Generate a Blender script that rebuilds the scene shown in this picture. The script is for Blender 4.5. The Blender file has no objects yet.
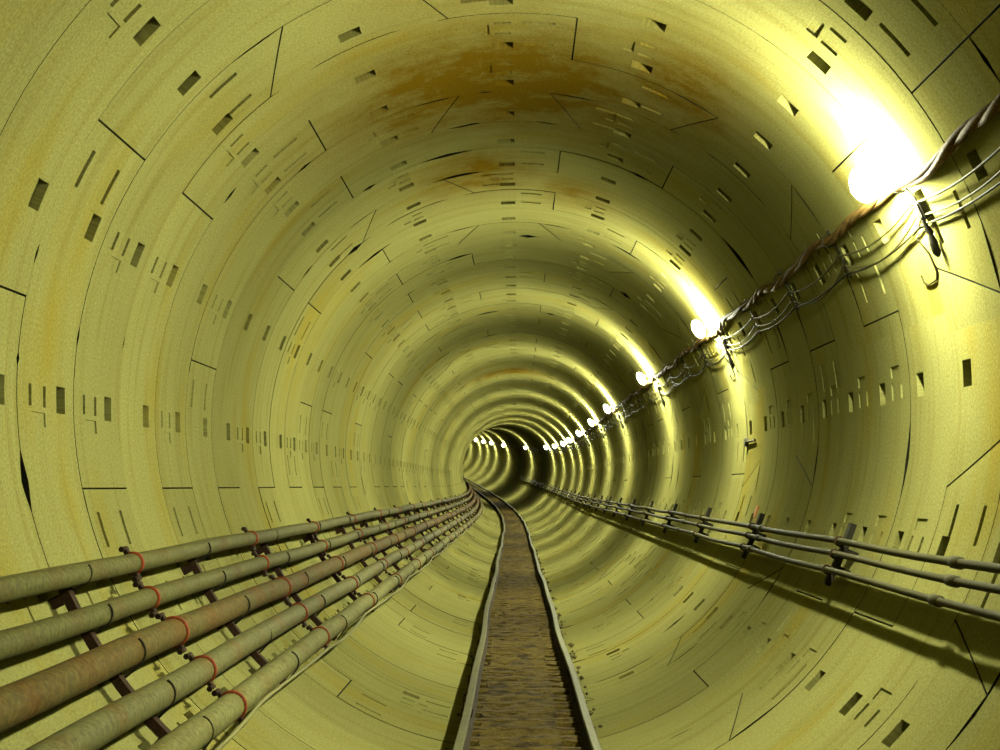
import bpy, math, random
from mathutils import Vector, Matrix

random.seed(11)
SC = bpy.context.scene
COL = SC.collection
R = 2.75                      # inner radius of the lining
F = 1393.0                    # focal length in pixels of the 1000 px wide frame
CAM = (0.033, 0.0, -0.60)     # camera relative to the tunnel axis
RW = 0.985                    # width of one ring of segments
Z0 = 6.70                     # depth of the joint in front of ring 0
D2R = math.pi / 180.0

# ------------------------------------------------------------------ tunnel alignment
def cx(z): return -0.000767 * max(0.0, z - 57.6) ** 2
def cy(z): return 0.00027 * max(0.0, z - 45.0) ** 2
def P(x, y, z):               # x right of axis, y above axis, z along the tunnel
    return (cx(z) + x, z, cy(z) + y)
def PC(th, r, z):
    return P(r * math.cos(th * D2R), r * math.sin(th * D2R), z)

# ------------------------------------------------------------------ materials
def mat(name):
    m = bpy.data.materials.new(name)
    m.use_nodes = True
    nt = m.node_tree
    b = nt.nodes['Principled BSDF']
    return m, nt, b
def N(nt, t, **kw):
    n = nt.nodes.new(t)
    for k, v in kw.items(): setattr(n, k, v)
    return n
def L(nt, a, b): nt.links.new(a, b)
def noise(nt, vec, scale, detail=4, rough=0.55, mapscale=None):
    if mapscale:
        mp = N(nt, 'ShaderNodeMapping'); mp.inputs['Scale'].default_value = mapscale
        L(nt, vec, mp.inputs['Vector']); vec = mp.outputs[0]
    n = N(nt, 'ShaderNodeTexNoise'); n.inputs['Scale'].default_value = scale
    n.inputs['Detail'].default_value = detail; n.inputs['Roughness'].default_value = rough
    L(nt, vec, n.inputs['Vector'])
    return n.outputs['Fac']
def ramp(nt, fac, stops):
    r = N(nt, 'ShaderNodeValToRGB')
    el = r.color_ramp.elements
    while len(el) > 1: el.remove(el[-1])
    el[0].position, el[0].color = stops[0][0], (*stops[0][1], 1)
    for p, c in stops[1:]:
        e = el.new(p); e.color = (*c, 1)
    L(nt, fac, r.inputs['Fac'])
    return r.outputs['Color']
def mth(nt, op, a, b=None, c=None, clamp=False):
    n = N(nt, 'ShaderNodeMath', operation=op); n.use_clamp = clamp
    for i, v in enumerate((a, b, c)):
        if v is None: continue
        if isinstance(v, (int, float)): n.inputs[i].default_value = v
        else: L(nt, v, n.inputs[i])
    return n.outputs[0]
def mix(nt, fac, a, b, blend='MIX'):
    n = N(nt, 'ShaderNodeMix', data_type='RGBA', blend_type=blend)
    for s, v in (('Factor', fac), ('A', a), ('B', b)):
        i = [q for q in n.inputs if q.name == s and (q.type == 'RGBA' or s == 'Factor' and q.type == 'VALUE')][0]
        if isinstance(v, (int, float)): i.default_value = v
        elif isinstance(v, tuple): i.default_value = (*v, 1)
        else: L(nt, v, i)
    return [o for o in n.outputs if o.type == 'RGBA'][0]
def bump(nt, b, h, strength, dist):
    n = N(nt, 'ShaderNodeBump'); n.inputs['Strength'].default_value = strength
    n.inputs['Distance'].default_value = dist
    L(nt, h, n.inputs['Height']); L(nt, n.outputs[0], b.inputs['Normal'])

def concrete():
    m, nt, b = mat('precast_concrete')
    uv = N(nt, 'ShaderNodeUVMap').outputs[0]           # u = metres round the ring, v = metres along
    sep = N(nt, 'ShaderNodeSeparateXYZ'); L(nt, uv, sep.inputs[0])
    u, v = sep.outputs[0], sep.outputs[1]
    tint = N(nt, 'ShaderNodeAttribute', attribute_name='tint').outputs['Fac']
    base = mix(nt, noise(nt, uv, 1.1, 5, 0.6), (0.128, 0.122, 0.039), (0.160, 0.154, 0.057))
    # rubbed formwork streaks running round the ring
    st = noise(nt, uv, 1.0, 5, 0.6, (0.5, 7.0, 1.0))
    base = mix(nt, mth(nt, 'MULTIPLY', mth(nt, 'SUBTRACT', st, 0.50, clamp=True), 3.0, clamp=True), base, (0.100, 0.088, 0.021))
    # yellow seepage stains
    ys = noise(nt, uv, 0.55, 4, 0.6, (0.6, 1.6, 1.0))
    base = mix(nt, mth(nt, 'MULTIPLY', mth(nt, 'SUBTRACT', ys, 0.53, clamp=True), 4.5, clamp=True), base, (0.150, 0.118, 0.015))
    # rust coloured leak over the crown
    def gauss(x, c, w):
        d = mth(nt, 'DIVIDE', mth(nt, 'SUBTRACT', x, c), w)
        return mth(nt, 'EXPONENT', mth(nt, 'MULTIPLY', mth(nt, 'MULTIPLY', d, d), -1.0))
    rn = mth(nt, 'ADD', mth(nt, 'MULTIPLY', noise(nt, uv, 2.2, 8, 0.72), 2.3), -0.50)
    tot = None
    for (tc, tw, zc, zw, a) in ((92, 30, 11.3, 1.5, 1.0), (62, 12, 10.6, 1.3, .75), (98, 13, 14.6, 1.0, .8), (76, 9, 15.4, .8, .6), (100, 14, 9.2, .7, .35), (95, 25, 40.5, 1.2, .9)):
        g = mth(nt, 'MULTIPLY', mth(nt, 'MULTIPLY', gauss(u, tc * D2R * R, tw * D2R * R), gauss(v, zc, zw)), a)
        tot = g if tot is None else mth(nt, 'MAXIMUM', tot, g)
    leak = mth(nt, 'MULTIPLY', mth(nt, 'MULTIPLY', tot, rn), 1.75, clamp=True)
    base = mix(nt, leak, base, (0.086, 0.052, 0.003))
    # fine speckle
    sp = noise(nt, uv, 55.0, 3, 0.7)
    base = mix(nt, 1.0, base, ramp(nt, sp, [(0.30, (0.68, 0.68, 0.62)), (0.65, (1.12, 1.12, 1.12))]), 'MULTIPLY')
    tn = N(nt, 'ShaderNodeCombineColor'); 
    for i in range(3): L(nt, tint, tn.inputs[i])
    base = mix(nt, 1.0, base, tn.outputs[0], 'MULTIPLY')
    L(nt, base, b.inputs['Base Color'])
    b.inputs['Roughness'].default_value = 0.85
    b.inputs['Specular IOR Level'].default_value = 0.0
    h = mth(nt, 'ADD', mth(nt, 'MULTIPLY', noise(nt, uv, 1.0, 4, 0.6, (1.2, 16.0, 1.0)), 1.0), mth(nt, 'MULTIPLY', sp, 0.35))
    bump(nt, b, h, 0.22, 0.006)
    return m
def objvec(nt):
    return N(nt, 'ShaderNodeTexCoord').outputs['Object']
def painted(name, c1, c2, c3, scale, rough, metal=0.0, amount=(0.45, 0.62), bs=0.3, stretch=None):
    m, nt, b = mat(name)
    o = objvec(nt)
    a = mix(nt, noise(nt, o, scale, 5, 0.6, stretch), c1, c2)
    f = noise(nt, o, scale * 0.37, 6, 0.65, stretch)
    f = mth(nt, 'DIVIDE', mth(nt, 'SUBTRACT', f, amount[0], clamp=True), amount[1] - amount[0], clamp=True)
    col = mix(nt, f, a, c3)
    g = noise(nt, o, scale * 5.5, 5, 0.7)
    col = mix(nt, 1.0, col, ramp(nt, g, [(0.32, (0.55, 0.55, 0.52)), (0.66, (1.3, 1.3, 1.25))]), 'MULTIPLY')
    L(nt, col, b.inputs['Base Color'])
    b.inputs['Roughness'].default_value = rough
    b.inputs['Specular IOR Level'].default_value = 0.05
    b.inputs['Metallic'].default_value = metal
    bump(nt, b, noise(nt, o, scale * 6, 3), bs, 0.004)
    return m
def plain(name, c, rough=0.6, metal=0.0):
    m, nt, b = mat(name)
    o = objvec(nt)
    L(nt, mix(nt, noise(nt, o, 14, 4), tuple(q * 0.72 for q in c), c), b.inputs['Base Color'])
    b.inputs['Specular IOR Level'].default_value = 0.05
    b.inputs['Roughness'].default_value = rough; b.inputs['Metallic'].default_value = metal
    return m
LAMP_E = 2250.0
def lampglass():
    m, nt, b = mat('lit_lamp_glass')
    b.inputs['Base Color'].default_value = (0.9, 0.9, 0.85, 1)
    b.inputs['Emission Color'].default_value = (0.975, 1.0, 0.68, 1)
    b.inputs['Emission Strength'].default_value = LAMP_E
    return m

M = dict(
    concrete=concrete(),
pack_shade=plain('joint_packing_shade', (0.006, 0.0055, 0.003), 0.9),  # packing and gasket, near black so open joints look unlit
pipe_a=painted('olive_steel', (0.046, 0.044, 0.0115), (0.066, 0.063, 0.0187), (0.055, 0.034, 0.0086), 6, 0.75, 0, (0.48, 0.72), 0.4),
pipe_b=painted('rusted_steel', (0.050, 0.038, 0.0094), (0.066, 0.053, 0.0144), (0.068, 0.034, 0.0065), 5, 0.8, 0, (0.45, 0.64), 0.4),
pipe_c=painted('grey_steel', (0.060, 0.057, 0.0202), (0.084, 0.080, 0.0302), (0.078, 0.047, 0.0101), 5, 0.75, 0, (0.50, 0.66), 0.5),
pipe_d=painted('limed_steel', (0.080, 0.077, 0.0259), (0.110, 0.106, 0.0389), (0.082, 0.060, 0.0144), 5, 0.8, 0, (0.48, 0.68), 0.5),
red=painted('red_paint', (0.10, 0.016, 0.005), (0.14, 0.024, 0.007), (0.055, 0.018, 0.007), 18, 0.7, 0, (0.48, 0.62), 0.2),
brown=painted('brown_iron', (0.018, 0.009, 0.005), (0.026, 0.014, 0.007), (0.012, 0.008, 0.004), 12, 0.85, 0, (0.5, 0.65), 0.3),
black=plain('black_iron', (0.014, 0.013, 0.008), 0.7),
cable=painted('brown_cable_sheath', (0.080, 0.047, 0.0122), (0.115, 0.070, 0.0194), (0.055, 0.032, 0.0086), 9, 0.8, 0, (0.5, 0.65), 0.4),
wire=plain('pale_wire_sheath', (0.065, 0.060, 0.0158), 0.8),
wiredark=plain('dark_wire_sheath', (0.022, 0.019, 0.0058), 0.8),
conduit=plain('grey_conduit', (0.032, 0.029, 0.0086), 0.7),
railweb=painted('rusty_rail', (0.018, 0.012, 0.006), (0.028, 0.018, 0.009), (0.012, 0.009, 0.005), 10, 0.85, 0, (0.5, 0.65), 0.4),
railtop=painted('worn_rail_head', (0.050, 0.048, 0.0173), (0.070, 0.067, 0.0259), (0.038, 0.030, 0.0094), 6, 0.6, 0, (0.55, 0.7), 0.2),
wood=painted('muddy_timber', (0.044, 0.029, 0.006), (0.085, 0.062, 0.016), (0.020, 0.013, 0.004), 7, 0.9, 0, (0.46, 0.60), 0.8, (1, 5, 3)),
mud=painted('track_mud', (0.038, 0.026, 0.005), (0.072, 0.052, 0.012), (0.017, 0.011, 0.004), 9, 0.95, 0, (0.45, 0.60), 1.0),
stone=painted('dirty_stone', (0.050, 0.040, 0.014), (0.10, 0.082, 0.032), (0.020, 0.015, 0.006), 6, 0.9),
lamp=lampglass(),
cablepale=plain('pale_cable_sheath', (0.13, 0.122, 0.045), 0.7),
holder=plain('grey_lamp_holder', (0.05, 0.046, 0.028), 0.6),
orange=plain('orange_tag_plastic', (0.440, 0.128, 0.024), 0.5),
)

# ------------------------------------------------------------------ mesh helper
class MB:
    def __init__(s): s.v = []; s.f = []; s.sm = []
    def add(s, vs, fs, smooth=True):
        o = len(s.v); s.v += [tuple(q) for q in vs]
        for f in fs: s.f.append(tuple(i + o for i in f)); s.sm.append(smooth)
    def tube(s, pts, rad, n=8, cap=True, up=None):
        pts = [Vector(p) for p in pts]; rings = []
        prev = None
        for i, p in enumerate(pts):
            a = pts[max(0, i - 1)]; b = pts[min(len(pts) - 1, i + 1)]
            t = (b - a).normalized()
            if prev is None:
                w = Vector((0, 0, 1)) if abs(t.z) < 0.9 else Vector((1, 0, 0))
                prev = (w - t * w.dot(t)).normalized()
            else:
                prev = (prev - t * prev.dot(t)).normalized()
            q = t.cross(prev)
            r = rad[i] if isinstance(rad, (list, tuple)) else rad
            rings.append([p + prev * (r * math.cos(2 * math.pi * k / n)) + q * (r * math.sin(2 * math.pi * k / n)) for k in range(n)])
        vs = [x for rr in rings for x in rr]; fs = []
        for i in range(len(rings) - 1):
            for k in range(n):
                k2 = (k + 1) % n
                fs.append((i * n + k, (i + 1) * n + k, (i + 1) * n + k2, i * n + k2))
        s.add(vs, fs, True)
        if cap:
            s.add(rings[0], [tuple(range(n))], False)
            s.add(rings[-1], [tuple(reversed(range(n)))], False)
    def prism(s, prof, frames):
        """closed profile of 2-D points swept through frames (origin, axis u, axis w)"""
        n = len(prof)
        rings = [[Vector(o) + Vector(u) * a + Vector(w) * b for a, b in prof] for o, u, w in frames]
        for i in range(len(rings) - 1):
            for k in range(n):
                k2 = (k + 1) % n
                s.add([rings[i][k], rings[i + 1][k], rings[i + 1][k2], rings[i][k2]], [(0, 1, 2, 3)], False)
        s.add(rings[0], [tuple(reversed(range(n)))], False)
        s.add(rings[-1], [tuple(range(n))], False)
    def box(s, o, ax, ay, az, bev=0.12):
        """bevelled box: centre o and three half axes"""
        o = Vector(o); ax = Vector(ax); ay = Vector(ay); az = Vector(az)
        m = min(ax.length, ay.length, az.length) * bev
        fx, fy, fz = 1 - m / ax.length, 1 - m / ay.length, 1 - m / az.length
        idx = {}; vs = []
        for sx in (-1, 1):
            for sy in (-1, 1):
                for sz in (-1, 1):
                    for k, (a, b, c) in enumerate(((1, fy, fz), (fx, 1, fz), (fx, fy, 1))):
                        idx[(sx, sy, sz, k)] = len(vs); vs.append(o + ax * (sx * a) + ay * (sy * b) + az * (sz * c))
        fs = []
        I = lambda *a: idx[a]
        for sg in (-1, 1):
            for k in range(3):
                c = []
                for p, q in ((-1, -1), (1, -1), (1, 1), (-1, 1)):
                    t = [p, q]; t.insert(k, sg); c.append(I(*t, k))
                fs.append(tuple(c))
        for k1, k2, k3 in ((0, 1, 2), (0, 2, 1), (1, 2, 0)):
            for p in (-1, 1):
                for q in (-1, 1):
                    c = []
                    for e, (ka, kb) in ((-1, (k1, k2)), (1, (k2, k1))):
                        t = [0, 0, 0]; t[k1] = p; t[k2] = q; t[k3] = e
                        c += [I(*t, ka), I(*t, kb)]
                    fs.append(tuple(c))
        for sx in (-1, 1):
            for sy in (-1, 1):
                for sz in (-1, 1): fs.append(tuple(I(sx, sy, sz, k) for k in range(3)))
        s.add(vs, fs, False)
    def ellipsoid(s, c, ax, ay, az, nu=20, nv=12):
        t = MB(); t.sphere((0, 0, 0), 1.0, nu, nv)
        s.add([Vector(c) + ax * v[0] + ay * v[1] + az * v[2] for v in t.v], t.f, True)
    def sphere(s, c, r, nu=20, nv=12, scale=(1, 1, 1)):
        vs = [(c[0], c[1], c[2] + r * scale[2])]
        for i in range(1, nv):
            a = math.pi * i / nv
            for k in range(nu):
                b = 2 * math.pi * k / nu
                vs.append((c[0] + r * scale[0] * math.sin(a) * math.cos(b), c[1] + r * scale[1] * math.sin(a) * math.sin(b), c[2] + r * scale[2] * math.cos(a)))
        vs.append((c[0], c[1], c[2] - r * scale[2])); fs = []
        for k in range(nu):
            fs.append((0, 1 + k, 1 + (k + 1) % nu))
            fs.append((len(vs) - 1, 1 + (nv - 2) * nu + (k + 1) % nu, 1 + (nv - 2) * nu + k))
        for i in range(nv - 2):
            for k in range(nu):
                a = 1 + i * nu
                fs.append((a + k, a + nu + k, a + nu + (k + 1) % nu, a + (k + 1) % nu))
        s.add(vs, fs, True)
    def mesh(s, name, m):
        me = bpy.data.meshes.new(name)
        me.from_pydata(s.v, [], s.f)
        me.polygons.foreach_set('use_smooth', s.sm)
        me.materials.append(m); me.update()
        return me
    def build(s, name, m, parent=None, loc=None):
        o = bpy.data.objects.new(name, s.mesh(name, m)); COL.objects.link(o)
        if parent: o.parent = parent
        if loc: o.location = loc
        return o
def tag(o, label=None, cat=None, group=None, kind=None):
    for k, v in (('label', label), ('category', cat), ('group', group), ('kind', kind)):
        if v: o[k] = v
    return o
def empty(name, loc):
    o = bpy.data.objects.new(name, None); COL.objects.link(o); o.location = loc
    o.empty_display_size = 0.1
    return o
def put(name, me, parent, loc=(0, 0, 0), rot=None):
    o = bpy.data.objects.new(name, me); COL.objects.link(o); o.parent = parent; o.location = loc
    if rot: o.rotation_euler = rot
    return o
ORD = ['first', 'second', 'third', 'fourth', 'fifth', 'sixth', 'seventh', 'eighth', 'ninth', 'tenth', 'eleventh', 'twelfth', 'thirteenth', 'fourteenth', 'fifteenth', 'sixteenth', 'seventeenth']

# ------------------------------------------------------------------ the lining: rings of precast segments
G = lambda i: 13.0 + 22.5 * (i % 16)
KEYPOS = {0: 13, 1: 15, 2: 4, 3: 12, 4: 1, 5: 3, 6: 14, 7: 12, 8: 4, -1: 4, -2: 3, -3: 12}
# open, broken stretches of ring joints: (depth, from angle, to angle, width)
CHIPS = []
def pix(x, y, rr=R):          # where the ray through a pixel of the photograph meets the lining
    v = Vector(((x - 500) / F, (375 - y) / F, 1.0))
    f = Vector(((518 - 500) / F, (375 - 486) / F, 1.0)).normalized()
    u = Vector((0, 1, 0)); r = u.cross(f).normalized(); u = f.cross(r)
    dx, dy, dz = v.dot(r), v.dot(u), v.dot(f)
    a = dx * dx + dy * dy; b = 2 * (CAM[0] * dx + CAM[2] * dy); c = CAM[0] ** 2 + CAM[2] ** 2 - rr * rr
    t = (-b + math.sqrt(b * b - 4 * a * c)) / (2 * a)
    return math.degrees(math.atan2(CAM[2] + t * dy, CAM[0] + t * dx)) % 360, t * dz
for a, b, w in (((21, 450), (36, 512), .10), ((16, 352), (17, 364), .035), ((33, 240), (29, 262), .03),
                ((440, 125), (482, 119), .10), ((536, 117), (564, 122), .06), ((476, 89), (494, 88), .035), ((418, 159), (474, 147), .10),
                ((432, 179), (482, 167), .12), ((360, 188), (375, 181), .10), ((356, 266), (392, 239), .12), ((300, 277), (311, 262), .07),
                ((446, 258), (470, 252), .12), ((518, 233), (536, 241), .22), ((630, 169), (650, 177), .08), ((612, 241), (644, 262), .10),
                ((220, 202), (234, 182), .07), ((296, 170), (309, 158), .06), ((346, 254), (361, 240), .18),
                ((722, 234), (757, 280), .14), ((618, 294), (630, 301), .30), ((911, 420), (899, 498), .06), ((670, 452), (668, 492), .10), ((677, 462), (674, 492), .08),
                ((660, 633), (686, 611), .12), ((76, 326), (74, 346), .03), ((124, 335), (121, 350), .02),
                ((690, 480), (684, 502), .09), ((604, 455), (600, 480), .14), ((608, 478), (606, 494), .12),
                ((476, 316), (500, 311), .20), ((545, 313), (556, 316), .18), ((440, 520), (437, 531), .02),
                ((1002, 665), (930, 760), .05), ((972, 40), (1003, 75), .035), ((782, 280), (812, 350), .035), ((840, 255), (865, 330), .03), ((762, 322), (786, 358), .06)):
    t0, z0 = pix(*a); t1, z1 = pix(*b)
    if abs(t0 - t1) > 180: t0, t1 = (t0 + 180) % 360 + 180, (t1 + 180) % 360 + 180
    CHIPS.append(((z0 + z1) / 2, min(t0, t1), max(t0, t1), w))
rc = random.Random(5)
for k in range(-8, 70):
    for _ in range(rc.choice((0, 1, 1, 2))):
        t = rc.uniform(0, 360)
        if 8 < Z0 + RW * k < 17 and (t < 60 or t > 300): continue
        CHIPS.append((Z0 + RW * k, t, t + rc.uniform(2, 7), rc.uniform(.01, .05)))
CH = {}
for z, a, b, w in CHIPS: CH.setdefault(round((z - Z0) / RW), []).append((a, b, w))
def gap(seam, th):            # half width of a ring joint
    g = 0.0032
    for a, b, w in CH.get(seam, ()):
        for q in (th, th + 360, th - 360):
            if a < q < b:
                x = (q - a) / (b - a)
                g = max(g, w * 0.5 * min(1.0, 2.2 * x, 2.2 * (1 - x)) + 0.0032)
    return g

QUAD = {'ceiling': [], 'wall_left': [], 'floor': [], 'wall_right': []}
def quad_name(th):
    th %= 360
    return 'wall_right' if (th < 40 or th >= 300) else 'ceiling' if th < 140 else 'wall_left' if th < 240 else 'floor'
class Lin:
    def __init__(s): s.v = []; s.f = []; s.sm = []; s.uv = []; s.tint = []; s.ix = {}; s.mi = []
    def vert(s, key, p, uv):
        i = s.ix.get(key) if key is not None else None
        if i is None:
            i = len(s.v); s.v.append(p); s.uv.append(uv)
            if key is not None: s.ix[key] = i
        return i
    def face(s, ids, smooth, t, m=0): s.f.append(ids); s.sm.append(smooth); s.tint.append(t); s.mi.append(m)
LIN = {k: Lin() for k in QUAD}
BACK = R + 0.13
NEAR_SLITS = {(0, 136.75), (1, 181.75), (2, 159.25), (2, 181.75), (1, 1.75), (1, 46.75), (1, 316.75)}
def ring(k, detailed):
    z0 = Z0 + RW * k
    rr = random.Random(1000 + k)
    p = KEYPOS.get(k)
    if p is None: p = rr.choice((4, 14, 1, 8, 11)) if k % 2 == 0 else rr.choice((12, 15, 3, 0, 9))
    js = [p, p + 1, p + 4, p + 7, p + 10, p + 13, p + 16]
    for si in range(6):
        ja, jb = js[si], js[si + 1]
        ga, gb = 13.0 + 22.5 * ja, 13.0 + 22.5 * jb
        # the key segment (si == 0) widens with depth
        def ea(z, ga=ga, si=si):
            s = (z / RW - 0.5) * 2
            return ga + (-3.2 * s if si == 0 else 3.2 * s if si == 1 else 0) + 0.125
        def eb(z, gb=gb, si=si):
            s = (z / RW - 0.5) * 2
            return gb + (3.2 * s if si == 0 else -3.2 * s if si == 5 else 0) - 0.125
        tint = rr.uniform(0.90, 1.06)
        dr = rr.uniform(-0.003, 0.003)
        feats = []   # (z0, z1, th0, th1, depth)
        if detailed:
            for i in range(ja, jb):
                c = 13.0 + 22.5 * i + 11.25
                jz = rr.uniform(-.015, .015)
                if 236 < c % 360 < 304 and rr.random() < 0.7: continue
                feats.append((0.65 + jz, 0.81 + jz, c - 1.7, c + 1.7, 0.06))
                if si != 0 and ((k, c % 360) in NEAR_SLITS or rr.random() < (0.2 if k < 3 else 0.5)):
                    feats.append((0.185, 0.232, c - 1.35, c + 1.25, 0.05))
                    feats.append((0.425, 0.472, c - 1.35, c + 1.25, 0.05))
                    feats.append((0.23, 0.46, c + 1.95, c + 3.7, 0.010))
            if si != 0:
                plus = si in (1, 2, 3)          # bolt slots beside a joint
                t0 = ga if plus else gb; sg = 1 if plus else -1
                sh = 2.2 if si in (1, 5) else 0.0
                for zz in (0.17, 0.665):
                    a, b = t0 + sg * (3.2 + sh), t0 + sg * (8.1 + sh)
                    feats.append((zz, zz + 0.055, min(a, b), max(a, b), 0.05))
        zc = sorted({0.0, RW} | {q for f in feats for q in (f[0], f[1])} | {0.33 * RW, 0.66 * RW})
        tmin = max(ea(0), ea(RW)) + 0.2; tmax = min(eb(0), eb(RW)) - 0.2
        step = 2.8125 if detailed else 3.75
        n0 = math.ceil((tmin + 0.4 - 13) / step); n1 = math.floor((tmax - 0.4 - 13) / step)
        tc = {13 + step * q for q in range(n0, n1 + 1)}
        fc = {q for f in feats for q in (f[2], f[3])}
        tc = {q for q in tc if all(abs(q - w) > 0.5 for w in fc)} | fc
        for a, b, w in CH.get(k, []) + CH.get(k + 1, []):
            for off in (0, 360):
                for x in (0, .22, .5, .78, 1):
                    q = a + (b - a) * x + off
                    if tmin + .2 < q < tmax - .2 and all(abs(q - w2) > 0.25 for w2 in tc): tc.add(q)
        tc = sorted(tc)
        cols = [None] + tc + [None]
        def zpos(j, th):
            if j == 0: return gap(k, th % 360)
            if j == len(zc) - 1: return RW - gap(k + 1, th % 360)
            return zc[j]
        def tpos(i, z):
            return ea(z) if i == 0 else eb(z) if i == len(cols) - 1 else cols[i]
        nI, nJ = len(cols), len(zc)
        dep = {}
        for i in range(nI - 1):
            for j in range(nJ - 1):
                d = 0.0
                if 0 < i < nI - 2 or True:
                    tm = (tpos(i, zc[j]) + tpos(i + 1, zc[j])) / 2; zm = (zc[j] + zc[j + 1]) / 2
                    if 0 < i < nI - 2:
                        for f in feats:
                            if f[0] < zm < f[1] and f[2] < tm < f[3]: d = max(d, f[4])
                dep[i, j] = d
        def pt(i, j, d):
            th0 = tpos(i, zc[j]); z = z0 + zpos(j, th0)
            th = tpos(i, zpos(j, th0)) if i in (0, nI - 1) else th0
            return PC(th, R + dr + d, z), ((th % 720) * D2R * R if th < 373 else (th - 360) * D2R * R, z), th
        for i in range(nI - 1):
            tm = (tpos(i, .5) + tpos(i + 1, .5)) / 2
            lin = LIN[quad_name(tm)]
            wrap = 360 if tm >= 370 else 0
            def V(i, j, d, key):
                q, uv, th = pt(i, j, d)
                return lin.vert(key, q, ((th - wrap) * D2R * R, uv[1]))
            for j in range(nJ - 1):
                d = dep[i, j]
                kk = (k, si, d) if d == 0 else None
                ids = tuple(V(a, b, d, (k, si, a, b, wrap) if d == 0 else None) for a, b in ((i, j), (i, j + 1), (i + 1, j + 1), (i + 1, j)))
                lin.face(ids, d == 0, tint)
                # side faces of recesses, against shallower neighbours
                for (a0, a1, ni, nj) in (((i, j), (i + 1, j), i, j - 1), ((i, j + 1), (i + 1, j + 1), i, j + 1), ((i, j), (i, j + 1), i - 1, j), ((i + 1, j), (i + 1, j + 1), i + 1, j)):
                    dn = dep.get((ni, nj))
                    if dn is None: dn = -1 if d >= 0 else 0
                    if dn == -1:            # segment edge: joint face going back into the ring
                        ids = (V(*a0, d, None), V(*a1, d, None), V(*a1, 0.125 - dr, None), V(*a0, 0.125 - dr, None))
                        lin.face(ids, False, tint, 1)      # gasket black, also painting in the unlit dark of the gap
                    elif d > dn:
                        ids = (V(*a0, dn, None), V(*a1, dn, None), V(*a1, d, None), V(*a0, d, None))
                        lin.face(ids, False, tint)
for k in range(-16, 172): ring(k, -8 <= k <= 52)
def build_lining(name):
    ln = LIN[name]
    nb = len(ln.f)
    # packing behind the joints
    t0, t1 = {'wall_right': (-60, 40), 'ceiling': (40, 140), 'wall_left': (140, 240), 'floor': (240, 300)}[name]
    z = Z0 - 16 * RW
    zs = [z + 2 * q for q in range(0, 94)]
    ths = [t0 + (t1 - t0) * q / 16 for q in range(17)]
    base = len(ln.v)
    for zz in zs:
        for t in ths: ln.v.append(PC(t, BACK, zz)); ln.uv.append((t * D2R * R, zz))
    W = len(ths)
    for a in range(len(zs) - 1):
        for b in range(W - 1):
            ln.f.append((base + a * W + b, base + (a + 1) * W + b, base + (a + 1) * W + b + 1, base + a * W + b + 1)); ln.sm.append(True); ln.tint.append(0.5)
    me = bpy.data.meshes.new(name)
    me.from_pydata(ln.v, [], ln.f)
    me.polygons.foreach_set('use_smooth', ln.sm)
    me.materials.append(M['concrete']); me.materials.append(M['pack_shade'])
    mi = ln.mi + [1] * (len(ln.f) - nb)
    me.polygons.foreach_set('material_index', mi)
    uvl = me.uv_layers.new(name='UVMap')
    li = [0] * len(me.loops); me.loops.foreach_get('vertex_index', li)
    flat = [c for i in li for c in ln.uv[i]]
    uvl.data.foreach_set('uv', flat)
    at = me.attributes.new('tint', 'FLOAT', 'FACE'); at.data.foreach_set('value', ln.tint)
    me.update()
    o = bpy.data.objects.new(name, me); COL.objects.link(o)
    tag(o, {'ceiling': 'curved crown of pale precast concrete tunnel segments with rust coloured leak stains',
            'wall_left': 'left side of the round tunnel, pale yellowish concrete segments with bolt pockets',
            'wall_right': 'right side of the round tunnel, concrete segments brightly lit beside the lamps',
            'floor': 'curved concrete invert of the tunnel under the track'}[name], None, None, 'structure')
for q in LIN: build_lining(q)
del LIN

# ------------------------------------------------------------------ pipes along the left wall
def on_ray(sl, left, rr):     # point at tunnel radius rr lying on the image ray of slope sl below the horizon
    c0 = (CAM[0] if not left else -CAM[0])
    a = 1 + sl * sl; b = 2 * (c0 + 0.6 * sl); c = CAM[0] ** 2 + 0.36 - rr * rr
    t = (-b + math.sqrt(b * b - 4 * a * c)) / (2 * a)
    x, y = (-t if left else t) + CAM[0], -sl * t - 0.6
    return x, y
zrange = lambda a, b, s: [a + s * q for q in range(int((b - a) / s) + 1)]
BAR_R = 2.63
PIPES = [(.199, .122, 'pipe_a'), (.305, .128, 'pipe_a'), (.427, .172, 'pipe_b'), (.579, .160, 'pipe_c'), (.763, .165, 'pipe_d')]
PLAB = ['uppermost of the five steel pipes along the left wall, olive grey with red couplings',
        'second steel pipe from the top along the left wall, olive grey',
        'thick rust brown middle pipe of the five along the left wall',
        'fourth pipe from the top along the left wall, grey steel with rust blotches',
        'lowest of the five left pipes, pale limed steel next to the thin cable']
COUP_Z = [q for q in zrange(1.0 - 3.75 * 2 + .0, 140, 3.75)]
PPOS = []
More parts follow.
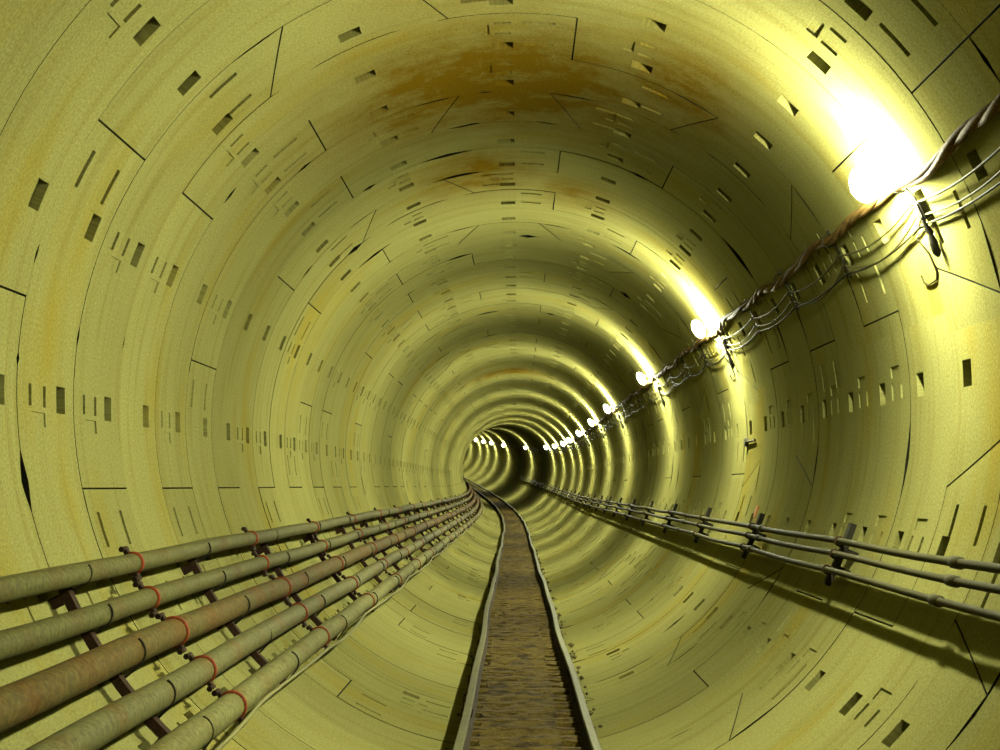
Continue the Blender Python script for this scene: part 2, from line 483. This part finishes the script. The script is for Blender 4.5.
for i, (sl, dia, mn) in enumerate(PIPES):
    rad = dia / 2
    x, y = on_ray(sl, True, BAR_R - rad)
    PPOS.append((x, y, rad))
    root = empty('steel_pipe', P(x, y, 0)); tag(root, PLAB[i], 'pipe', 'steel pipes along the left wall')
    o0 = Vector(root.location)
    rr = random.Random(40 + i); ph = [rr.uniform(0, 6) for _ in range(4)]
    def wob(z): return 0.006 * math.sin(z * .8 + ph[0]) + 0.004 * math.sin(z * 2.1 + ph[1]), 0.006 * math.sin(z * .63 + ph[2]) + 0.004 * math.sin(z * 1.7 + ph[3])
    mb = MB()
    mb.tube([Vector(P(x + wob(z)[0], y + wob(z)[1], z)) - o0 for z in zrange(-8, 150, .5)], rad, 20)
    mb.build('barrel', M[mn], root)
    # coupling: a split red ring with two bolted lugs
    c = MB(); nn = 28
    prof = [(rad - .004, -.020), (rad + .006, -.021), (rad + .012, -.012), (rad + .012, .012), (rad + .006, .021), (rad - .004, .020)]
    vs = [(a * math.cos(2 * math.pi * q / nn), b, a * math.sin(2 * math.pi * q / nn)) for q in range(nn) for a, b in prof]
    fs = [(q * 6 + e, q * 6 + (e + 1) % 6, ((q + 1) % nn) * 6 + (e + 1) % 6, ((q + 1) % nn) * 6 + e) for q in range(nn) for e in range(6)]
    c.add(vs, fs, True)
    cm = c.mesh('coupling', M['red'])
    lm = MB()
    lm.box((0, 0, 0), (.013, 0, 0), (0, .030, 0), (0, 0, .026), .3)
    lm.tube([(0, -.065, .012), (0, .05, .012)], .011, 8)
    lm.tube([(0, -.082, .012), (0, -.06, .012)], .019, 6)
    lmesh = lm.mesh('bolt_lug', M['brown'])
    off = rr.uniform(-.12, .12)
    for z in COUP_Z:
        zz = z + off
        w = wob(zz)
        cp = put('coupling', cm, root, Vector(P(x + w[0], y + w[1], zz)) - o0)
        if zz < 75:
            for ang in (118, 292):
                a = (ang + i * 4) * D2R
                put('bolt_lug', lmesh, cp, ((rad + .028) * math.cos(a), 0, (rad + .028) * math.sin(a)), (0, math.pi / 2 - a, 0))
# brackets behind the pipes
def ang(x, y): return math.degrees(math.atan2(y, x)) % 360
BZ = [z for z in zrange(7.5 - 2.92 * 5, 130, 2.92)]
th_top = ang(PPOS[0][0], PPOS[0][1]); th_bot = ang(PPOS[4][0], PPOS[4][1])
mesh_bar = mesh_pad = None; ub = []
first = None
nb = 0
for z in BZ:
    rt = empty('pipe_bracket', PC(205, R - .06, z))
    seen = z > 6
    if seen:
        nb += 1
    if mesh_bar is None:
        z_ref = 7.5; o0 = Vector(PC(205, R - .06, z_ref))
        mb = MB(); fr = []
        for q in range(17):
            t = th_top - 0.6 + (th_bot - th_top + 2.4) * q / 16
            d = Vector((math.cos(t * D2R), 0, math.sin(t * D2R)))
            fr.append((Vector(PC(t, BAR_R + .002, z_ref)) - o0, d, Vector((0, 1, 0))))
        mb.prism([(0, -.035), (.05, -.035), (.05, -.027), (.008, -.027), (.008, .027), (.05, .027), (.05, .035), (0, .035)], fr)
        mesh_bar = mb.mesh('bar', M['brown'])
        mesh_pad = []
        for t in (th_top + 2, (th_top + th_bot) / 2, th_bot - 2):
            mb = MB(); d = Vector((math.cos(t * D2R), 0, math.sin(t * D2R))); s = Vector((-d.z, 0, d.x))
            mb.box(Vector(PC(t, (BAR_R + .045 + R + .006) / 2, z_ref)) - o0, d * ((R + .006 - BAR_R - .045) / 2), s * .03, (0, .03, 0), .1)
            mesh_pad.append(mb.mesh('foot_pad', M['brown']))
        for x, y, rad in PPOS:
            mb = MB(); c = Vector(P(x, y, z_ref + .05)) - o0
            d = Vector((x, 0, y)).normalized(); s = Vector((-d.z, 0, d.x))
            pts = [c + d * (rad + .03) + s * (rad + .015)] + [c + (s * math.cos(a) - d * math.sin(a)) * (rad + .006) for a in [math.pi * .60 * q / 10 for q in range(11)]]
            mb.tube(pts, .0065, 6)
            ub.append(mb.mesh('hook_bolt', M['black']))
    put('bar', mesh_bar, rt)
    for m_ in mesh_pad: put('foot_pad', m_, rt)
    for m_ in ub:
        if z < 80: put('hook_bolt', m_, rt)
    if seen and nb <= 8:
        lab = 'brown iron bracket bar behind the left pipes, %s counted from the near end' % ORD[nb - 1]
    elif seen:
        lab = 'small brown bracket bar behind the left pipes, far off in the bunched stretch'
    else:
        lab = 'brown bracket bar under the left pipes, nearer than the first one in the picture'
    tag(rt, lab, 'bracket', 'brackets behind the left pipes')
# thin cable slung under the lowest pipe
def left_cable():
    mb = MB(); x, y, rad = PPOS[4]
    d = Vector((x, y)).normalized(); s = Vector((-d.y, d.x))   # s points down the wall
    pts = []
    for z in zrange(-8, 120, .25):
        sag = .018 * math.sin(z * 1.1) + .02 * abs(math.sin(z * math.pi / 3.0))
        q = Vector((x, y)) + s * (rad + .030 + sag) - d * (0.015)
        pts.append(P(q.x, q.y, z))
    mb.tube(pts, .013, 8)
    return tag(mb.build('cable', M['cablepale']), 'thin pale cable hanging just under the lowest left pipe', 'cable')
left_cable()

# ------------------------------------------------------------------ conduits and brackets along the right wall
CON = [(.170, .050), (.2125, .046), (.268, .046)]
CLAB = ['topmost of the three thin conduits low on the right wall', 'middle one of the three thin conduits low on the right wall', 'lowest of the three thin conduits low on the right wall']
CBR = 2.61
CPOS = []
for i, (sl, dia) in enumerate(CON):
    x, y = on_ray(sl, False, CBR - dia / 2); CPOS.append((x, y, dia / 2))
    root = empty('conduit', P(x, y, 0)); tag(root, CLAB[i], 'conduit', 'thin conduits on the right wall'); o0 = Vector(root.location)
    mb = MB()
    def wy(z, i=i): return -.008 * abs(math.sin((z - 10.3) * math.pi / 3.8)) + .004 * math.sin(z * 1.3 + i)
    mb.tube([Vector(P(x, y + wy(z), z)) - o0 for z in zrange(-8, 110, .475)], dia / 2, 12)
    mb.build('tube', M['conduit'], root)
    mb = MB(); mb.tube([(0, -.07, 0), (0, -.06, 0), (0, .06, 0), (0, .07, 0)], [dia / 2 + .002, dia / 2 + .010, dia / 2 + .010, dia / 2 + .002], 12)
    sm = mb.mesh('sleeve', M['conduit'])
    for z in zrange(1.5 + (0.05, 0, .12)[i], 70, 6.0):
        put('sleeve', sm, root, Vector(P(x, y + wy(z), z)) - o0)
ta, tb = ang(CPOS[0][0], CPOS[0][1]), ang(CPOS[2][0], CPOS[2][1])
mesh_cb = None; clips = []; nb = 0
for z in zrange(10.3 - 3.8 * 4, 100, 3.8):
    rt = empty('conduit_bracket', PC((ta + tb) / 2, CBR + .06, z))
    if mesh_cb is None:
        zr = 10.3; o0 = Vector(PC((ta + tb) / 2, CBR + .06, zr))
        mb = MB(); fr = []
        for q in range(9):
            t = ta + 3.4 + (tb - ta - 5.6) * q / 8
            d = Vector((math.cos(t * D2R), 0, math.sin(t * D2R)))
            fr.append((Vector(PC(t, CBR + .004, zr)) - o0, d, Vector((0, 1, 0))))
        mb.prism([(0, -.04), (.045, -.04), (.045, -.03), (.01, -.03), (.01, .03), (.045, .03), (.045, .04), (0, .04)], fr)
        mesh_cb = mb.mesh('upright', M['black'])
        mesh_arm = []
        for t in ((ta + tb) / 2 + 1.5, (ta + tb) / 2 - 1.5):
            mb = MB(); d = Vector((math.cos(t * D2R), 0, math.sin(t * D2R))); s = Vector((-d.z, 0, d.x))
            mb.box(Vector(PC(t, (CBR + .04 + R + .006) / 2, zr)) - o0, d * ((R + .006 - CBR - .04) / 2), s * .02, (0, .025, 0), .1)
            mesh_arm.append(mb.mesh('stand_off', M['black']))
        for x, y, rad in CPOS:
            mb = MB(); c = Vector(P(x, y, zr)) - o0
            d = Vector((x, 0, y)).normalized(); s = Vector((-d.z, 0, d.x))
            mb.tube([c + d * (rad + .01) + s * (rad + .006)] + [c + (s * math.cos(a) - d * math.sin(a)) * (rad + .005) for a in [math.pi * q / 10 for q in range(11)]] + [c + d * (rad + .01) - s * (rad + .006)], .008, 6)
            clips.append(mb.mesh('clip', M['brown']))
    put('upright', mesh_cb, rt); [put('stand_off', m_, rt) for m_ in mesh_arm]
    if z < 60:
        for m_ in clips: put('clip', m_, rt)
    if z > 8:
        nb += 1
        lab = 'dark upright bracket carrying the right wall conduits, %s from the near end' % ORD[nb - 1] if nb <= 7 else 'tiny dark bracket on the right wall conduits in the far stretch of tunnel'
    else: lab = 'dark conduit bracket on the right wall, nearer than the picture shows'
    tag(rt, lab, 'bracket', 'brackets under the right conduits')
# orange tag on the second bracket
def wall_disc(name, label, cat, px, py, r0, m, stem=True):
    th, z = pix(px, py, R - .02)
    rt = empty(name, PC(th, R - .03, z)); tag(rt, label, cat)
    d = Vector((math.cos(th * D2R), 0, math.sin(th * D2R)))
    mb = MB(); mb.tube([-d * .012, d * .0, d * .034], [r0 * .92, r0, r0], 16); mb.build('disc', m, rt)
    if stem:
        mb = MB(); mb.tube([Vector((0, -.02, 0)) + d * .005, Vector((0, -.6, 0)) + d * .012], .014, 8); mb.build('rod', m, rt)
wall_disc('marker_disc', 'small dark round disc on a short rod on the right wall above the conduits', 'marker', 746, 442, .052, M['holder'])
th, z = pix(758, 512, CBR)
mb = MB(); d = Vector((math.cos(th * D2R), 0, math.sin(th * D2R))); s = Vector((-d.z, 0, d.x))
mb.box((0, 0, 0), d * .006, s * .06, (0, .045, 0), .3); mb.tube([s * -.05 + d * .004, s * -.09 + d * .03, s * -.13 + d * .03], .004, 6)
tag(mb.build('tag', M['orange'], None, PC(th, CBR - .02, z)), 'small orange tag beside the second bracket of the right conduits', 'tag')

# ------------------------------------------------------------------ power cable and signal wires along the lamps
def power_cable():
    mb = MB()
    def c(z):
        th = 27.8 + .36 * math.sin(z * 2.9 + .4) + .3 * math.sin(z * 1.37) + .25 * math.sin(z * 5.3)
        return th, 2.702 + .003 * math.sin(z * 3.7)
    zs = zrange(-8, 150, .08)
    for s in range(3):
        pts = []
        for z in zs:
            if z > 60 and round(z * 100) % 16: continue
            th, r = c(z); a = z * 4.2 + 1.3 * math.sin(z * 1.9) + s * 2.094
            x = r * math.cos(th * D2R) + .018 * math.cos(a); y = r * math.sin(th * D2R) + .018 * math.sin(a)
            pts.append(P(x, y, z))
        mb.tube(pts, .021, 7)
    return tag(mb.build('power_cable', M['cable']), 'thick twisted brown power cable running along the right wall past the lamps', 'cable')
power_cable()
HZ = zrange(Z0 + RW * 4 - .10 - 2 * RW * 7, 120, 2 * RW)
def signal_wire(th0, sag, rad, m, label, ph):
    mb = MB(); pts = []
    for z in zrange(-6.5, 110, .12):
        f = ((z - HZ[0]) / (2 * RW)) % 1.0
        k = int((z - HZ[0]) / (2 * RW))
        a = sag * (0.6 + 0.6 * random.Random(k * 7 + ph * 101).random())
        th = th0 - a * 4 * f * (1 - f)
        r = R - .022 - .014 * 4 * f * (1 - f) * (0.4 + random.Random(k * 3 + ph * 37).random())
        pts.append(PC(th, r, z))
    mb.tube(pts, rad, 6)
    return tag(mb.build('signal_wire', m), label, 'wire', 'signal wires under the power cable')
signal_wire(24.9, 1.3, .008, M['wire'], 'upper pale thin wire sagging below the thick brown cable', 1)
signal_wire(21.8, 1.0, .008, M['wiredark'], 'lowest dark thin wire sagging below the thick brown cable', 2)
signal_wire(23.2, 2.4, .007, M['wire'], 'middle pale wire with the deepest loops below the thick brown cable', 3)
hm = {}
nh = 0
for z in HZ:
    rt = empty('cable_hanger', PC(24.5, R - .02, z))
    if not hm:
        zr = HZ[0]; o0 = Vector(PC(24.5, R - .02, zr))
        mb = MB(); fr = []
        for q in range(6):
            t = 29.3 - 8.5 * q / 5; d = Vector((math.cos(t * D2R), 0, math.sin(t * D2R)))
            fr.append((Vector(PC(t, R - .008, zr)) - o0, d, Vector((0, 1, 0))))
        mb.prism([(0, -.016), (.012, -.016), (.012, .016), (0, .016)], fr)
        hm['strip'] = mb.mesh('strip', M['black'])
        mb = MB(); d = Vector((math.cos(27.5 * D2R), 0, math.sin(27.5 * D2R))); s = Vector((-d.z, 0, d.x))
        c = Vector(PC(27.8, 2.709, zr)) - o0
        mb.tube([c + d * .034 + s * .05] + [c + (s * math.cos(a) - d * math.sin(a)) * .046 for a in [math.pi * q / 10 for q in range(11)]] + [c + d * .034 - s * .05], .005, 6)
        hm['strap'] = mb.mesh('strap', M['black'])
        mb = MB()
        for t in (24.9, 23.2, 21.8):
            c = Vector(PC(t, R - .020, zr)) - o0; d = Vector((math.cos(t * D2R), 0, math.sin(t * D2R))); s = Vector((-d.z, 0, d.x))
            mb.tube([c + d * .02 - s * .016, c - s * .016, c - d * .014 - s * .010, c - d * .015 + s * .010], .004, 6)
        hm['hook'] = mb.mesh('hook', M['black'])
    for q in hm: put(q, hm[q], rt)
    if z > 7.5: nh += 1
    lab = ('dark hanger strip of the brown cable on the right wall, %s from near end' % ORD[nh - 1]) if 0 < nh <= 6 else \
          'dark hanger strip of the brown cable, nearer than the picture shows' if nh == 0 else 'tiny dark hanger strip of the brown cable far down the tunnel'
    tag(rt, lab, 'hanger', 'cable hangers on the right wall')

# ------------------------------------------------------------------ lamps
def find_z(px, lo, hi, th, r):
    for _ in range(60):
        m_ = (lo + hi) / 2
        x = cx(m_) + r * math.cos(th * D2R) - CAM[0]
        if 518 + F * x / m_ > px: lo = m_
        else: hi = m_
    return lo
LR = 2.56; LTH = 30.3
LZ = [8.66] + [find_z(px, a, b, LTH, LR) for px, a, b in ((700, 10, 30), (642, 18, 40), (607, 25, 50), (591, 30, 60), (578.5, 40, 70), (569, 45, 80), (562.5, 50, 90))]
LZ += [find_z(px, 55, 190, LTH, LR) for px in (554, 545.5, 525, 503, 491, 483, 475.5, 466.5)] + [175.0]
LZ = [LZ[0]] + [q + .10 for q in LZ[1:8]] + LZ[8:]
print('lamps', [round(q, 1) for q in LZ])
LZ = [-7.0, 0.6] + LZ
gm = {}
zr = 0.0
o0 = Vector(PC(LTH, R, zr))
rd = Vector((math.cos(LTH * D2R), 0, math.sin(LTH * D2R))); tg = Vector((-rd.z, 0, rd.x))   # outward and upward along the wall
rel = lambda th, r, dz=0: Vector(PC(th, r, zr + dz)) - o0
bc = rel(LTH, LR)
mb = MB(); mb.ellipsoid(bc, rd * .050, Vector((0, .25, 0)), tg * .115); gm['bulb'] = mb.mesh('bulb', M['lamp'])
mb = MB()                                                  # cap behind the globe and the stem to the wall plate
mb.tube([bc + rd * .036, bc + rd * .04, bc + rd * .07, bc + rd * .075], [.05, .056, .056, .03], 14)
mb.tube([bc + rd * .07, rel(LTH, R + .004)], .02, 10)
mb.box(rel(LTH, R - .004), rd * .010, tg * .032, (0, .05, 0), .3)
gm['socket'] = mb.mesh('socket', M['holder'])
mb = MB(); d = Vector((math.cos(23.6 * D2R), 0, math.sin(23.6 * D2R))); s = Vector((-d.z, 0, d.x))
mb.box(rel(23.4, R - .018, -.22), d * .024, s * .06, (0, .05, 0), .2); mb.box(rel(23.4, R - .045, -.22), d * .006, s * .045, (0, .035, 0), .3)
gm['junction_box'] = mb.mesh('junction_box', M['black'])
mb = MB()
mb.tube([rel(23.4 - q, R - .03 - .012 * math.sin(q), -.22) for q in (1.2, 1.8, 2.6, 3.4)], [.012, .014, .02, .022], 8)
mb.tube([rel(20.0, R - .035, -.22), rel(19.0, R - .035, -.22), rel(17.6, R - .035, -.22), rel(17.0, R - .035, -.22)], [.018, .028, .028, .008], 8)
gm['plug'] = mb.mesh('plug', M['black'])
mb = MB()
mb.tube([rel(24.6, R - .03, -.22), rel(25.8, R - .03, -.2), rel(27.6, R - .03, -.12), rel(29.5, R - .03, -.03), bc + rd * .07], .009, 7)
gm['lead'] = mb.mesh('lead', M['black'])
mb = MB()
mb.tube([rel(20.6, R - .05, .0), rel(18, R - .02, -.03), rel(15.5, R - .012, -.04), rel(14.6, R - .012, .0), rel(14.4, R - .012, .18), rel(14.9, R - .012, .26), rel(16.0, R - .014, .27)], .007, 6)
gm['hanging_loop'] = mb.mesh('hanging_loop', M['wiredark'])
for i, z in enumerate(LZ):
    rt = empty('tunnel_lamp', PC(LTH, R, z))
    for q in gm:
        if q in ('hanging_loop', 'plug', 'lead') and z > 60: continue
        put(q, gm[q], rt)
    k = i - 2
    lab = ('unseen glowing round tunnel lamp behind the camera' if k < 0 else
           'large glaring round lamp nearest to the camera on the right wall' if k == 0 else
           'glaring round lamp on the right wall, %s from the near end of the row' % ORD[k])
    tag(rt, lab, 'lamp', 'row of tunnel lamps')

# ------------------------------------------------------------------ the track
RAIL_TOP = -2.46
SL_TOP = -2.585
def tcx(z): return CAM[0] + .068 - .0032 * (min(max(z, 0), 70) - 10)
GA = 0.985 / 2
rk = random.Random(3)
def rail(side, label):
    ph = [rk.uniform(0, 6) for _ in range(4)]
    def off(z): return .012 * math.sin(z * .42 + ph[0]) + .008 * math.sin(z * .95 + ph[1]), .008 * math.sin(z * .5 + ph[2])
    root = empty('rail', P(tcx(0) + side * GA, RAIL_TOP, 0)); tag(root, label, 'rail', 'rails of the work track'); o0 = Vector(root.location)
    fr = []
    for z in zrange(-6, 165, .5):
        a, b = off(z)
        fr.append((Vector(P(tcx(z) + side * GA + a, RAIL_TOP + b, z)) - o0, Vector((1, 0, 0)), Vector((0, 0, 1))))
    mb = MB()
    mb.prism([(-.055, -.125), (.055, -.125), (.055, -.113), (.010, -.100), (.008, -.034), (-.008, -.034), (-.010, -.100), (-.055, -.113)], fr)
    mb.build('web_and_foot', M['railweb'], root)
    mb = MB()
    mb.prism([(-.033, -.030), (-.008, -.036), (.008, -.036), (.033, -.030), (.034, -.008), (.026, 0), (-.026, 0), (-.034, -.008)], fr)
    mb.build('railhead', M['railtop'], root)
    # fishplates at rail joints
    mb = MB()
    for sx in (-1, 1):
        mb.box((sx * .016, 0, -.068), (.008, 0, 0), (0, .22, 0), (0, 0, .028), .2)
        for yy in (-.15, -.05, .05, .15): mb.tube([(sx * .022, yy, -.068), (sx * .038, yy, -.068)], .011, 6)
    fm = mb.mesh('fishplate', M['railweb'])
    for z in zrange(4.0 + (side + 1) * 1.2, 80, 8.0):
        a, b = off(z); put('fishplate', fm, root, Vector(P(tcx(z) + side * GA + a, RAIL_TOP + b, z)) - o0)
rail(-1, 'left rail of the narrow work track, pale worn head on a dark web')
rail(1, 'right rail of the narrow work track, pale worn head on a dark web')
# timber sleepers, each one an object
var = []
for q in range(5):
    r_ = random.Random(70 + q); mb = MB(); nx, ny = 14, 4
    top = {}
    hx, hy, hh = .56, .105, .10
    vs = []; fs = []
    for a in range(nx + 1):
        for b in range(ny + 1):
            x = -hx + 2 * hx * a / nx; y = -hy + 2 * hy * b / ny
            ed = .018 if b in (0, ny) else 0
            vs.append((x + r_.uniform(-.006, .006), y + r_.uniform(-.01, .01), -ed + r_.uniform(-.012, .006)))
    for a in range(nx):
        for b in range(ny): fs.append((a * (ny + 1) + b, (a + 1) * (ny + 1) + b, (a + 1) * (ny + 1) + b + 1, a * (ny + 1) + b + 1))
    nv = len(vs)
    rim = [a * (ny + 1) for a in range(nx + 1)] + [nx * (ny + 1) + b for b in range(1, ny + 1)] + [a * (ny + 1) + ny for a in range(nx - 1, -1, -1)] + [b for b in range(ny - 1, 0, -1)]
    for i in rim: vs.append((vs[i][0], vs[i][1], -hh))
    n = len(rim)
    for i in range(n): fs.append((rim[i], nv + i, nv + (i + 1) % n, rim[(i + 1) % n]))
    fs.append(tuple(nv + i for i in range(n)))
    mb.add(vs, fs, False)
    var.append(mb.mesh('sleeper', M['wood']))
rs = random.Random(9); z = 0.6; ns = 0
while z < 118:
    o = bpy.data.objects.new('sleeper', var[rs.randrange(5)]); COL.objects.link(o)
    o.location = P(tcx(z) + rs.uniform(-.015, .015), SL_TOP + rs.uniform(-.004, .0), z)
    o.rotation_euler = (rs.uniform(-.02, .02), 0, rs.uniform(-.03, .03) + (math.pi if rs.random() < .5 else 0))
    if z > 9.9: ns += 1
    lab = 'muddy timber sleeper between the rails, %s up from the bottom edge of the picture' % ORD[ns - 1] if 0 < ns <= 10 else \
          'muddy timber sleeper further along the track, small and half lost in the mud' if ns else 'muddy timber sleeper of the track below the bottom edge of the picture'
    tag(o, lab, 'sleeper', 'timber sleepers of the work track')
    z += rs.uniform(.40, .46)
# mud between the sleepers
def mud():
    mb = MB(); r_ = random.Random(21)
    zs = zrange(-5, 150, .11); xs = [-.47, -.43, -.37, -.30, -.2, -.08, .04, .16, .26, .31, .40, .45]
    W = len(xs); vs = []; fs = []
    for z in zs:
        for i, x in enumerate(xs):
            q = tcx(z) + x
            lin = -math.sqrt(R * R - q * q)
            if i in (0, W - 1): h = lin - .006
            elif -.40 < x < .28: h = SL_TOP - .016 + r_.uniform(-.02, .022)
            else: h = max(lin + .02, SL_TOP - .075 + r_.uniform(-.02, .02))
            vs.append(P(q + (r_.uniform(-.02, .02) if 0 < i < W - 1 else 0), h, z))
    for a in range(len(zs) - 1):
        for b in range(W - 1): fs.append((a * W + b, (a + 1) * W + b, (a + 1) * W + b + 1, a * W + b + 1))
    mb.add(vs, fs, False)
    tag(mb.build('mud_fill', M['mud']), 'brown trodden mud filling the track between the rails', 'mud', None, 'stuff')
mud()
def stones():
    mb = MB(); r_ = random.Random(33)
    for _ in range(900):
        z = 1 + 45 * r_.random() ** 1.5
        side = r_.choice((1, 1, 1, -1))
        x = tcx(z) + (r_.uniform(.34, .44) if side > 0 else r_.uniform(-.43, -.37)) if r_.random() < .8 else tcx(z) + side * r_.uniform(.56, .64)
        s_ = r_.uniform(.012, .040)
        lin = -math.sqrt(R * R - x * x)
        c = P(x, max(lin + .02, SL_TOP - .075) + s_ * .4, z)
        vs = [(c[0] + s_ * r_.uniform(.6, 1.2) * a, c[1] + s_ * r_.uniform(.6, 1.3) * b, c[2] + s_ * r_.uniform(.5, 1) * e) for a, b, e in ((1, 0, 0), (-1, 0, 0), (0, 1, 0), (0, -1, 0), (0, 0, 1), (0, 0, -1))]
        mb.add(vs, [(0, 2, 4), (2, 1, 4), (1, 3, 4), (3, 0, 4), (2, 0, 5), (1, 2, 5), (3, 1, 5), (0, 3, 5)], False)
    tag(mb.build('gravel', M['stone']), 'dark gravel crumbs lying beside the rails', 'gravel', None, 'stuff')
stones()

# ------------------------------------------------------------------ camera, world, view
w = bpy.data.worlds.new('dark_tunnel_air'); SC.world = w; w.use_nodes = True
w.node_tree.nodes['Background'].inputs['Color'].default_value = (0, 0, 0, 1)
w.node_tree.nodes['Background'].inputs['Strength'].default_value = 0
cam = bpy.data.cameras.new('camera'); co = bpy.data.objects.new('camera', cam); COL.objects.link(co)
cam.sensor_width = 36; cam.lens = F * 36 / 1000; cam.clip_end = 500; cam.clip_start = .05
f = Vector(((518 - 500) / F, (375 - 486) / F, 1.0)).normalized()     # tunnel direction in camera axes (x right, y up, z forward)
r = Vector((0, 1, 0)).cross(f).normalized(); u = f.cross(r)
ax = Vector((r.x, f.x, u.x)); ay = Vector((r.y, f.y, u.y)); az = -Vector((r.z, f.z, u.z))
co.matrix_world = Matrix(((ax.x, ay.x, az.x, CAM[0]), (ax.y, ay.y, az.y, CAM[1]), (ax.z, ay.z, az.z, CAM[2]), (0, 0, 0, 1)))
SC.camera = co
SC.view_settings.view_transform = 'Standard'
SC.view_settings.look = 'None'
SC.view_settings.gamma = 1.0
SC.view_settings.use_curve_mapping = False
SC.view_settings.exposure = 0.0
SC.cycles.use_denoising = True
SC.cycles.max_bounces = 8
SC.cycles.diffuse_bounces = 6
SC.cycles.sample_clamp_indirect = 6.0
